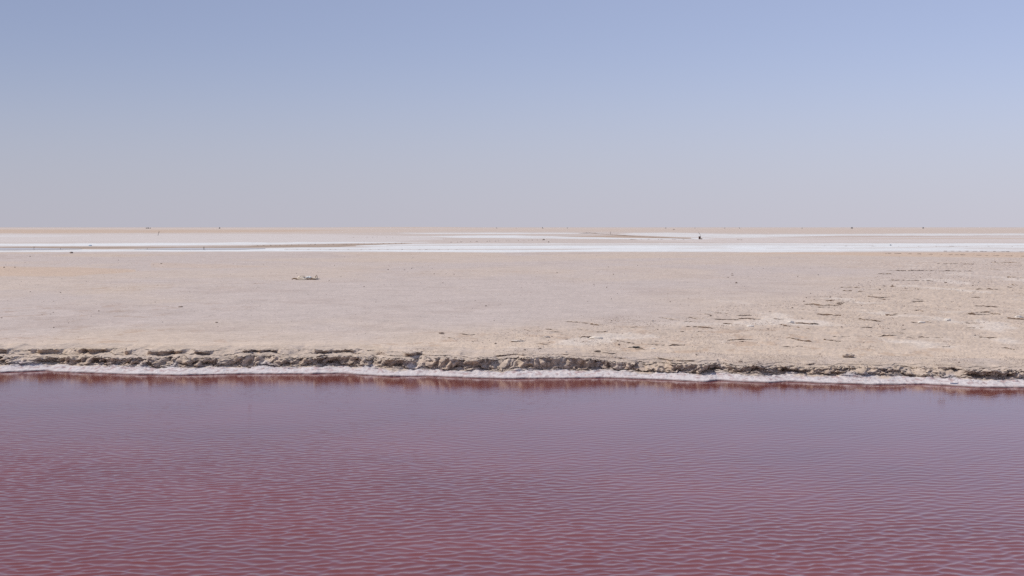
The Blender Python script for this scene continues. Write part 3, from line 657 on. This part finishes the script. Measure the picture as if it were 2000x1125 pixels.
# the long low berm that runs out onto the far salt
bx = np.array([(1130, 455.9, .2), (1152, 455.6, 1.6), (1165, 456.4, .9), (1190, 458.6, .8), (1215, 460.6, 1.6), (1260, 463, 1.3), (1300, 465, 1.2), (1345, 466.8, .9), (1360, 467.2, .2)], float)
xs = np.arange(1130, 1360.1, 2.0); ysb = np.interp(xs, bx[:, 0], bx[:, 1]); hb = np.interp(xs, bx[:, 0], bx[:, 2]) * (1 + .5 * fbm(xs * .12, 3.3, o=4))
rows = []
for (t, hf) in ((-1.2, -.15), (-.5, .35), (-.1, .9), (.3, 1), (1.2, .5), (2.5, -.15)):
    r_ = []
    for x, y, h in zip(xs, ysb, hb):
        p = gp(x, y); s_ = p[1] / F
        r_.append((p[0], p[1] + t * .9, .36 + hf * max(h, .1) * s_ * .8))
    rows.append(r_)
P = np.array(rows); org = np.array([P[..., 0].mean(), P[..., 1].mean(), .36])
berm = link('mud_berm', grid_mesh('mud_berm', P - org), plain('berm_mud', (.22, .17, .145), .9, .3, 2)); berm.location = org
tag(berm, 'long dark mud berm running out across the far white salt', 'berm')

# shrubs on the skyline
M_SHRUB = plain('dry_shrub', (.20, .185, .165), .9, .3, 2)
def shrub(px, py, wpx, hpx, Yd, seed, label):
    d = ray(px, HORIZON); sc = Yd / F
    loc = np.array([(px - 1000) * sc, Yd, .3])
    root = empty('shrub', loc, label, 'shrub', 'dry shrubs on the skyline')
    r_ = random.Random(seed); bm = bmesh.new(); H = hpx * sc; Wd = wpx * sc / 2
    for i in range(260):
        a = r_.random() * 6.283; q = r_.random() ** .5; z = r_.random()
        rad = math.sqrt(max(0, 1 - (z * 1.05 - .25) ** 2)) * q
        c = Vector((math.cos(a) * rad * Wd * (1 + .25 * math.sin(3 * a + seed)), math.sin(a) * rad * Wd, H * (.12 + .85 * z * (1 - .3 * q * r_.random()))))
        e1 = Vector((r_.gauss(0, 1), r_.gauss(0, 1), r_.gauss(0, 1))).normalized() * H * .12; e2 = e1.orthogonal().normalized() * H * .10
        v = [bm.verts.new(c + e1), bm.verts.new(c + e2), bm.verts.new(c - e1), bm.verts.new(c - e2)]; bm.faces.new(v)
    me = bpy.data.meshes.new('crown'); bm.to_mesh(me); bm.free(); link('crown', me, M_SHRUB, root)
    link('trunk', tube_mesh('trunk', [(0, 0, -.1), (.05 * Wd, 0, H * .4), (0, 0, H * .8)], [H * .06, H * .05, H * .02], 6), M_WOOD, root)
SHR = 'lone dry dark shrub standing on the far skyline'
for i, (x, wp, hp, Yd) in enumerate([(290, 3.6, 2.1, 2600), (286.5, 2.6, 1.8, 2650), (294, 2.2, 1.8, 2620), (429.5, 2.2, 2.6, 2500), (1060, 2.2, 2.0, 2900), (1108, 1.6, 1.4, 3000), (1300, 3, 1.35, 3000), (1357, 1.6, 1.4, 3000), (1415, 2, 1.4, 3000), (1444, 2.2, 1.4, 3000),
                                     (1566, 2, 1.4, 3000), (1663.5, 3.6, 3, 2500), (1802.5, 3, 2.6, 2700), (970, 1.6, 1.6, 3000)]):
    shrub(x, 444, wp, hp, Yd, i, SHR)
bit('stone', 1316, 448.8, 3.4, 1.2, M_CLOD, 'lone dark lump on the tan sand under the skyline', 'stone', 91)
